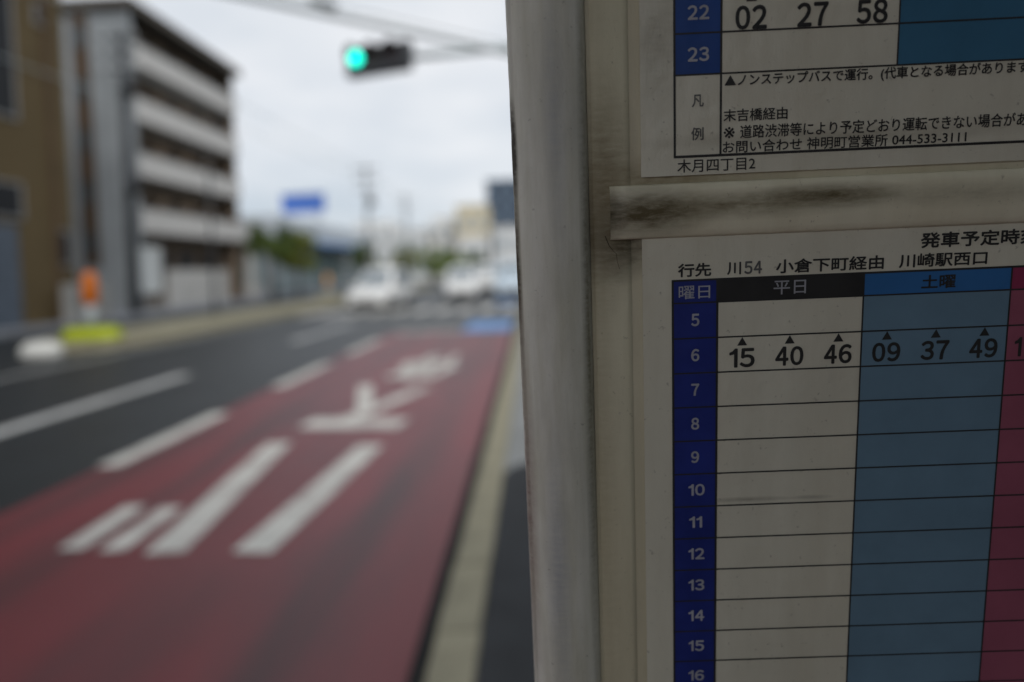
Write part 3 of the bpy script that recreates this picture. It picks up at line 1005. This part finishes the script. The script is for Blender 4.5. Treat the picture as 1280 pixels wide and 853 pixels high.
MB().tube((0, 0, 0), (0, 0, 6.0), 0.06, 0.045, 12).build('mast', POLED, lp)
MB().path([(0, 0, 5.9), (-0.1, -0.2, 6.2), (-0.3, -0.6, 6.3)], 0.03).build('arm', POLED, lp)
MB().box(-0.45, -0.25, -0.95, -0.45, 6.24, 6.34, 0.03).build('lamp_head', POLED, lp)

# ------------------------------------------------------------------ obstacle markers on the island
ORANGE = mat('orange_reflector', (0.52, 0.13, 0.006), 0.45, 0.12, 8, 0.4)
AMBER = mat('amber_reflector', (0.62, 0.30, 0.06), 0.45, 0.12, 8, 0.4)
LIME = mat('lime_base', (0.36, 0.42, 0.008), 0.5, 0.12, 6, 0.4)
def marker(X, Y, label, om, z0=0.0, s=1.0, lime=True):
    o = empty('obstacle_marker', (X, Y, z0))
    tag(o, label, 'road marker', 'orange markers on the traffic island')
    b = MB()
    rings = []
    n = 28
    for z, rx, ry in ((0.0, 0.76, 0.36), (0.10, 0.76, 0.36), (0.26, 0.70, 0.32), (0.33, 0.62, 0.26)):
        rings.append([(rx * s * math.copysign(abs(math.cos(2 * math.pi * k / n)) ** 0.6, math.cos(2 * math.pi * k / n)),
                       ry * s * math.copysign(abs(math.sin(2 * math.pi * k / n)) ** 0.6, math.sin(2 * math.pi * k / n)), z * s) for k in range(n)])
    b.loft(rings)
    b.build('base', LIME if lime else KERBM, o)
    MB().tube((0, 0, 0.3 * s), (0, 0, 0.95 * s), 0.15 * s, 0.14 * s, 16).build('post', mat('marker_post', (0.33, 0.36, 0.38), 0.5), o)
    hd_ = MB()
    rings = []
    for z, rr in ((0.92, 0.16), (0.96, 0.255), (1.30, 0.265), (1.62, 0.25), (1.74, 0.2), (1.80, 0.1)):
        rings.append([(0.74 * rr * s * math.cos(2 * math.pi * k / 20), 0.74 * rr * s * math.sin(2 * math.pi * k / 20), z * s) for k in range(20)])
    hd_.loft(rings)
    hh_ = hd_.build('reflector_head', om, o)
    for z in (1.1, 1.35):
        MB().tube((0, 0, z * s), (0, 0, (z + 0.03) * s), 0.205 * s, 0.205 * s, 20).build('band', om, hh_)
    return o
marker(-10.75, 16.2, 'orange topped marker post on a lime green base, nearest on the island', ORANGE, 0.17, 0.92)
marker(-12.0, 39.5, 'small amber marker post farther down the island, by the trees', AMBER, 0.17, 0.8, False)
# white rounded nose block in front of the island
nb = MB()
rings = []
for z, k_ in ((0, 1.0), (0.16, 1.0), (0.30, 0.86), (0.37, 0.55), (0.385, 0.2)):
    rings.append([(0.55 * k_ * math.cos(2 * math.pi * q / 20), 0.34 * k_ * math.sin(2 * math.pi * q / 20) * (1 + 0.1 * math.sin(5 * q)), z) for q in range(20)])
nb.loft(rings)
nbo = nb.build('nose_block', mat('white_block', (0.60, 0.60, 0.57), 0.7, 0.1, 4))
nbo.location = (-10.55, 14.2, 0.001)
nbo.scale = (0.82, 0.9, 0.9)
tag(nbo, 'white rounded block on the road in front of the lime green marker base', 'road block')

# ------------------------------------------------------------------ vehicles
TYRE = mat('tyre_rubber', (0.02, 0.02, 0.021), 0.8)
RIM = mat('wheel_alloy', (0.45, 0.46, 0.47), 0.35, 0.1, 3, 0.5, 0.6)
CARW = mat('white_car_paint', (0.80, 0.80, 0.79), 0.25, 0.02, 2, 0.5, coat=0.6)
CARB = mat('pale_blue_car_paint', (0.58, 0.68, 0.77), 0.3, 0.03, 2, 0.5, coat=0.6)
CARG = mat('car_glass', (0.20, 0.235, 0.26), 0.06, 0.1, 1, 0.8)  # base lightened: sky reflection and flare put into the colour
TRIM = mat('car_trim', (0.025, 0.026, 0.028), 0.6)
LAMP = mat('headlamp_glass', (0.65, 0.68, 0.70), 0.1, 0.05, 4, 0.6)
TAIL = mat('tail_lamp', (0.35, 0.02, 0.02), 0.2, 0.05, 4, 0.6)
PLATE = mat('number_plate', (0.7, 0.7, 0.66), 0.5, 0.03, 4)

def car(label, X, Y, heading, paint, L=4.1, W=1.70, H=1.50, van=False, name='passenger_car'):
    """front of the vehicle points to local -Y"""
    o = empty(name, (X, Y, 0.002), heading)
    tag(o, label, 'van' if van else 'car', 'vehicles on the road')
    hw = W / 2
    # lower body: cross-sections along the length (y, bottom, shoulder height, deck height, half width)
    if van:
        st = [(-L/2, .35, .62, .70, .80), (-L/2+.05, .24, .75, .92, .93), (-L/2+.45, .2, .86, 1.02, .99), (-L*.2, .18, .92, 1.06, 1), (L*.25, .18, .94, 1.06, 1), (L/2-.08, .22, .94, 1.06, .98), (L/2, .3, .9, 1.02, .92)]
        gh = [(-L/2+.40, 1.02, .93), (-L/2+.95, H-.10, .86), (-L/2+1.3, H, .84), (L/2-.35, H, .84), (L/2-.1, H-.14, .86), (L/2-.04, 1.03, .93)]
    else:
        st = [(-L/2, .34, .55, .60, .72), (-L/2+.06, .22, .66, .72, .88), (-L/2+.35, .18, .74, .82, .96), (-L*.24, .17, .82, .93, 1), (L*.2, .17, .86, .96, 1), (L/2-.25, .19, .86, .97, .97), (L/2-.05, .24, .84, .93, .90), (L/2, .34, .78, .86, .80)]
        gh = [(-L*.245, .92, .90), (-L*.08, H-.10, .78), (L*.02, H-.02, .75), (L*.2, H, .745), (L*.36, H-.08, .76), (L/2-.12, .95, .86)]
    b = MB()
    rings = []
    for y, zb, zs, zd, k in st:
        w = hw * k
        rings.append([(-w*.86, y, zb), (-w*.98, y, zb+.10), (-w, y, (zb+zs)/2), (-w*.985, y, zs), (-w*.90, y, (zs+zd)/2+.02), (-w*.70, y, zd), (0, y, zd+.02),
                      (w*.70, y, zd), (w*.90, y, (zs+zd)/2+.02), (w*.985, y, zs), (w, y, (zb+zs)/2), (w*.98, y, zb+.10), (w*.86, y, zb)])
    b.loft(rings)
    body = b.build('body', paint, o)
    # greenhouse
    g = MB()
    rings = []
    for y, z, k in gh:
        w = hw * k
        base_w = hw * .93
        rings.append([(-base_w, y, .80), (-(w+base_w)/2, y, (z+.8)/2), (-w, y, z-.05), (-w*.88, y, z), (0, y, z+.03), (w*.88, y, z), (w, y, z-.05), ((w+base_w)/2, y, (z+.8)/2), (base_w, y, .80)])
    g.loft(rings)
    g.build('cabin', paint, o)
    # glass: windscreen, rear window, side windows, set just proud of the cabin
    def pane(name_, pts):
        b_ = MB()
        P = [Vector(p) for p in pts]
        nrm = (P[1] - P[0]).cross(P[2] - P[0]).normalized()
        cen = sum(P, Vector()) / len(P)
        if nrm.dot(cen - Vector((0, 0, .9))) < 0: nrm = -nrm
        b_.loft([[p - nrm * .03 for p in P], [p + nrm * .028 for p in P]], smooth=False)
        b_.build(name_, CARG, o)
    y0, z0, k0 = gh[0]; y1, z1, k1 = gh[1]
    pane('windscreen', [(-hw*.74, y0+.10, z0+.10), (hw*.74, y0+.10, z0+.10), (hw*k1*.80, y1-.03, z1-.04), (-hw*k1*.80, y1-.03, z1-.04)])
    ya, za, ka = gh[-2]; yb, zb_, kb = gh[-1]
    pane('rear_window', [(-hw*.76, yb-.02, zb_+.10), (hw*.76, yb-.02, zb_+.10), (hw*ka*.84, ya+.03, za-.03), (-hw*ka*.84, ya+.03, za-.03)])
    for s in (-1, 1):
        yf, yr = gh[1][0] + .05, gh[-2][0] - .05
        nseg = 2
        for q in range(nseg):
            qa = yf - .25 + (yr - yf + .4) * q / nseg + .04
            qb = yf - .25 + (yr - yf + .4) * (q + 1) / nseg - .04
            ta = qa + (.32 if q == 0 else 0)
            tb_ = qb - (.22 if q == nseg - 1 else 0)
            pane('side_window', [(s*hw*.915, qa, .98), (s*hw*.915, qb, .98), (s*hw*.80, tb_, H-.14), (s*hw*.80, ta, H-.14)])
        for yy in (-L*.315, L*.31):
            wz = .31
            t = MB()
            rings = []
            for xx, rr in ((.0, .20), (.0, .29), (.03, .31), (.15, .31), (.19, .29), (.19, .20)):
                rings.append([(s*(hw - .185 + xx), yy + rr*math.cos(2*math.pi*k/24), wz + rr*math.sin(2*math.pi*k/24)) for k in range(24)])
            t.loft(rings, caps=False)
            wh = t.build('wheel', TYRE, o)
            MB().tube((s*(hw-.16), yy, wz), (s*(hw-.005), yy, wz), .20, .19, 20).build('rim', RIM, wh)
        f_y = -L/2
        MB().box(s*hw*.50, s*hw*.86, f_y + .02, f_y + .16, .56, .68, .03).build('headlight', LAMP, o)
        MB().box(s*hw*.66, s*hw*.88, L/2 - .16, L/2 - .005, .72 if not van else .6, .88 if not van else .95, .02).build('tail_light', TAIL, o)
        MB().box(s*hw*1.0, s*(hw+.20), -L*.19, -L*.15, .94, 1.08, .03).build('mirror', paint, o)
    MB().box(-hw*.55, hw*.55, -L/2 - .015, -L/2 + .1, .26, .42, .02).build('grille', TRIM, o)
    MB().box(-hw*.80, hw*.80, -L/2 + .01, -L/2 + .12, .19, .25, .02).build('front_bumper', TRIM, o)
    MB().box(-.165, .165, -L/2 - .03, -L/2 - .012, .42, .58).build('number_plate', PLATE, o)
    MB().box(-hw*.80, hw*.80, L/2 - .10, L/2 + .02, .24, .36, .02).build('rear_bumper', TRIM, o)
    return o
car('white car in the left lanes beside the island kerb', -6.75, 30.2, RAD(-8), CARW, 4.2, 1.82, 1.76)
car('white car in the middle of the road beyond the crossing', -3.75, 36.4, RAD(3), CARW, 4.0, 1.76, 1.80)
car('pale van far down the road, right of the middle white car', -3.0, 47.0, RAD(0), CARW, 4.4, 1.70, 1.9, True, 'delivery_van')
car('pale blue van half hidden behind the sign rail', -0.55 - 0.55, 36.5, RAD(0), CARB, 4.3, 1.70, 1.9, True, 'delivery_van')
ps = empty('sign_board', (-18.6, 32.6, 0.15), RAD(12))
tag(ps, 'tall white standing signboard between the tan building and the apartment block', 'signboard')
B(-0.5, 0.5, -0.09, 0.09, 0.8, 3.05, 'panel', mat('signboard_paint', (0.52, 0.56, 0.58), 0.5, 0.06, 1.0), ps, 0.02)
B(-0.56, -0.5, -0.1, 0.1, 0.0, 3.1, 'post', FRAME, ps)
B(0.5, 0.56, -0.1, 0.1, 0.0, 3.1, 'post', FRAME, ps)
B(-0.7, 0.7, -0.3, 0.3, 0.0, 0.22, 'plinth', CONCD, ps, 0.02)

# ------------------------------------------------------------------ trees
BARK = mat('bark', (0.06, 0.045, 0.032), 0.9, 0.2, 6)
LEAFS = [mat('leaf_dark', (0.075, 0.112, 0.018), 0.7, 0.4, 2.0), mat('leaf_olive', (0.15, 0.17, 0.02), 0.7, 0.4, 2.0), mat('leaf_green', (0.14, 0.20, 0.035), 0.7, 0.4, 2.0)]
def tree(X, Y, h, cr_, label, leaf, n=2600, ls=0.11, z0=0.15, squash=1.0, trunk_h=None, grp='street trees on the far side'):
    o = empty('street_tree', (X, Y, z0))
    tag(o, label, 'tree', grp)
    zc = h - cr_ * squash
    b = MB()
    b.tube((0, 0, 0), (0.04, 0.02, zc - cr_ * .4), .10, .07, 10)
    for k in range(7):
        t = k * 2.4
        b.tube((0.04, 0.02, zc - cr_ * .45), (math.cos(t) * cr_ * .6, math.sin(t) * cr_ * .6, zc + cr_ * (.1 + .4 * random.random())), .04, .012, 6)
    b.build('trunk', BARK, o)
    cl = []
    for k in range(26):
        v = Vector((random.gauss(0, 1), random.gauss(0, 1), random.gauss(0, 1))).normalized() * (random.random() ** .4)
        cl.append((Vector((v.x * cr_ * .8, v.y * cr_ * .8, zc + v.z * cr_ * .8 * squash)), cr_ * random.uniform(.22, .42)))
    c = MB()
    for k in range(n):
        p, r = random.choice(cl)
        v = Vector((random.gauss(0, 1), random.gauss(0, 1), random.gauss(0, 1))).normalized() * r * random.random() ** .33
        q = p + v
        nrm = (v + Vector((random.gauss(0, .4) * r, random.gauss(0, .4) * r, r * .5))).normalized()
        a_ = nrm.orthogonal().normalized()
        a_.rotate(Matrix.Rotation(random.random() * 6.28, 3, nrm))
        b_ = nrm.cross(a_)
        s = ls * random.uniform(.6, 1.4)
        c.quad([q - a_ * s, q - b_ * s * .55, q + a_ * s, q + b_ * s * .55])
    c.build('crown', leaf, o)
    return o
tree(-15.0, 39.0, 4.9, 1.5, 'round dark green street tree beside the end of the apartment block', LEAFS[0])
tree(-15.0, 43.2, 4.6, 1.5, 'olive green street tree, second from the apartment block', LEAFS[1])
tree(-16.6, 68, 5.1, 1.9, 'dark green tree behind the nearer white car', LEAFS[0], 1500, .16)
tree(-14.6, 79, 5.0, 2.0, 'olive green tree standing right of the nearer white car', LEAFS[1], 1500, .18, 0)
tree(-12.0, 85, 4.9, 2.1, 'bright green tree between the two white cars', LEAFS[2], 1500, .18, 0)
tree(-10.4, 90, 4.8, 2.0, 'green tree just left of the middle white car', LEAFS[2], 1500, .18, 0)
tree(-7.6, 93, 4.3, 1.4, 'small dark tree above the middle white car roof', LEAFS[0], 1200, .18, 0)

# ------------------------------------------------------------------ unseen overhead bridge and shelter, added only to shade the stop
fb = empty('shade_bridge', (0, -5.2, 0))
tag(fb, 'unseen concrete bridge added over the road to shade the stop', 'shade_bridge')
B(-16.5, 4.1, 0.2, 3.6, 4.75, 5.35, 'deck', CONCD, fb, 0.04)
for y in (0.1, 3.6):
    B(-16.5, 4.1, y, y + 0.12, 5.0, 6.4, 'parapet', CONCD, fb, 0.02)
for x in (-17.2, 3.3):
    B(x, x + 0.7, 1.2, 2.8, 0.14, 4.75, 'pier', CONCD, fb, 0.05)
bs = empty('shade_shelter', (0.12, -0.34, 0.145))  # added dark shelter, cuts the light on the sheets' right side
tag(bs, 'unseen dark shelter added behind the camera to shade the sign', 'added shelter')
SHM = mat('shade_shelter_panel', (0.05, 0.05, 0.052), 0.7, 0.2, 2)
B(0.06, 1.9, -2.6, 0.75, 2.30, 2.42, 'roof', SHM, bs, 0.02)
B(0.14, 1.8, -0.04, 0.0, 0.15, 2.25, 'end_panel', SHM, bs)
B(1.78, 1.82, -2.5, -0.05, 0.15, 2.25, 'back_panel', SHM, bs)
for x, y in ((0.14, -2.5), (1.8, -2.5), (0.10, 0.0), (1.85, 0.0)):
    MB().tube((x, y, 0), (x, y, 2.31), 0.04).build('post', SHM, bs)
B(1.2, 1.65, -2.2, -0.5, 0.40, 0.46, 'bench_seat', BROWNP, bs, 0.01)
for y in (-2.0, -0.7):
    B(1.25, 1.6, y, y + 0.06, 0.0, 0.40, 'bench_leg', SHM, bs)

# ------------------------------------------------------------------ unseen street behind the footway; its dark block added to shade the sign
def side_block(x0, x1, y0, y1, h, wall, label):
    o = empty('roadside_building', (x0, (y0 + y1) / 2, 0))
    tag(o, label, 'building')
    d = y1 - y0
    B(0, x1 - x0, -d / 2, d / 2, -0.02, h, 'wall', wall, o)
    B(-0.15, x1 - x0, -d / 2 - 0.1, d / 2 + 0.1, h, h + 0.35, 'roof', wall, o)
    f = MB().box(-0.06, 0.05, -0.8, 0.8, 0, 1.5).mesh('window')
    for r_ in range(int(h / 3.1)):
        for c_ in range(int(d / 2.8)):
            q = link('window', f, DARKG, o)
            q.location = (0, -d / 2 + 1.4 + c_ * 2.8, 1.1 + r_ * 3.1)
    return o
side_block(8.5, 20, -40, -12, 13, mat('dark_brick_render', (0.15, 0.135, 0.12), 0.85, 0.15, 0.6), 'unseen dark brown block added along the footway to shade the sign')
side_block(5.0, 18, 27, 72, 8, GREYW, 'grey block farther along the footway behind the sign')
side_block(4.3, 14, 8, 17.5, 6.2, mat('beige_side_render', (0.36, 0.33, 0.27), 0.85, 0.12, 0.6), 'low beige shop on the footway side behind the sign')
side_block(4.5, 14, 18, 26.5, 5.4, PARA, 'low white house on the footway side, next to the beige shop')
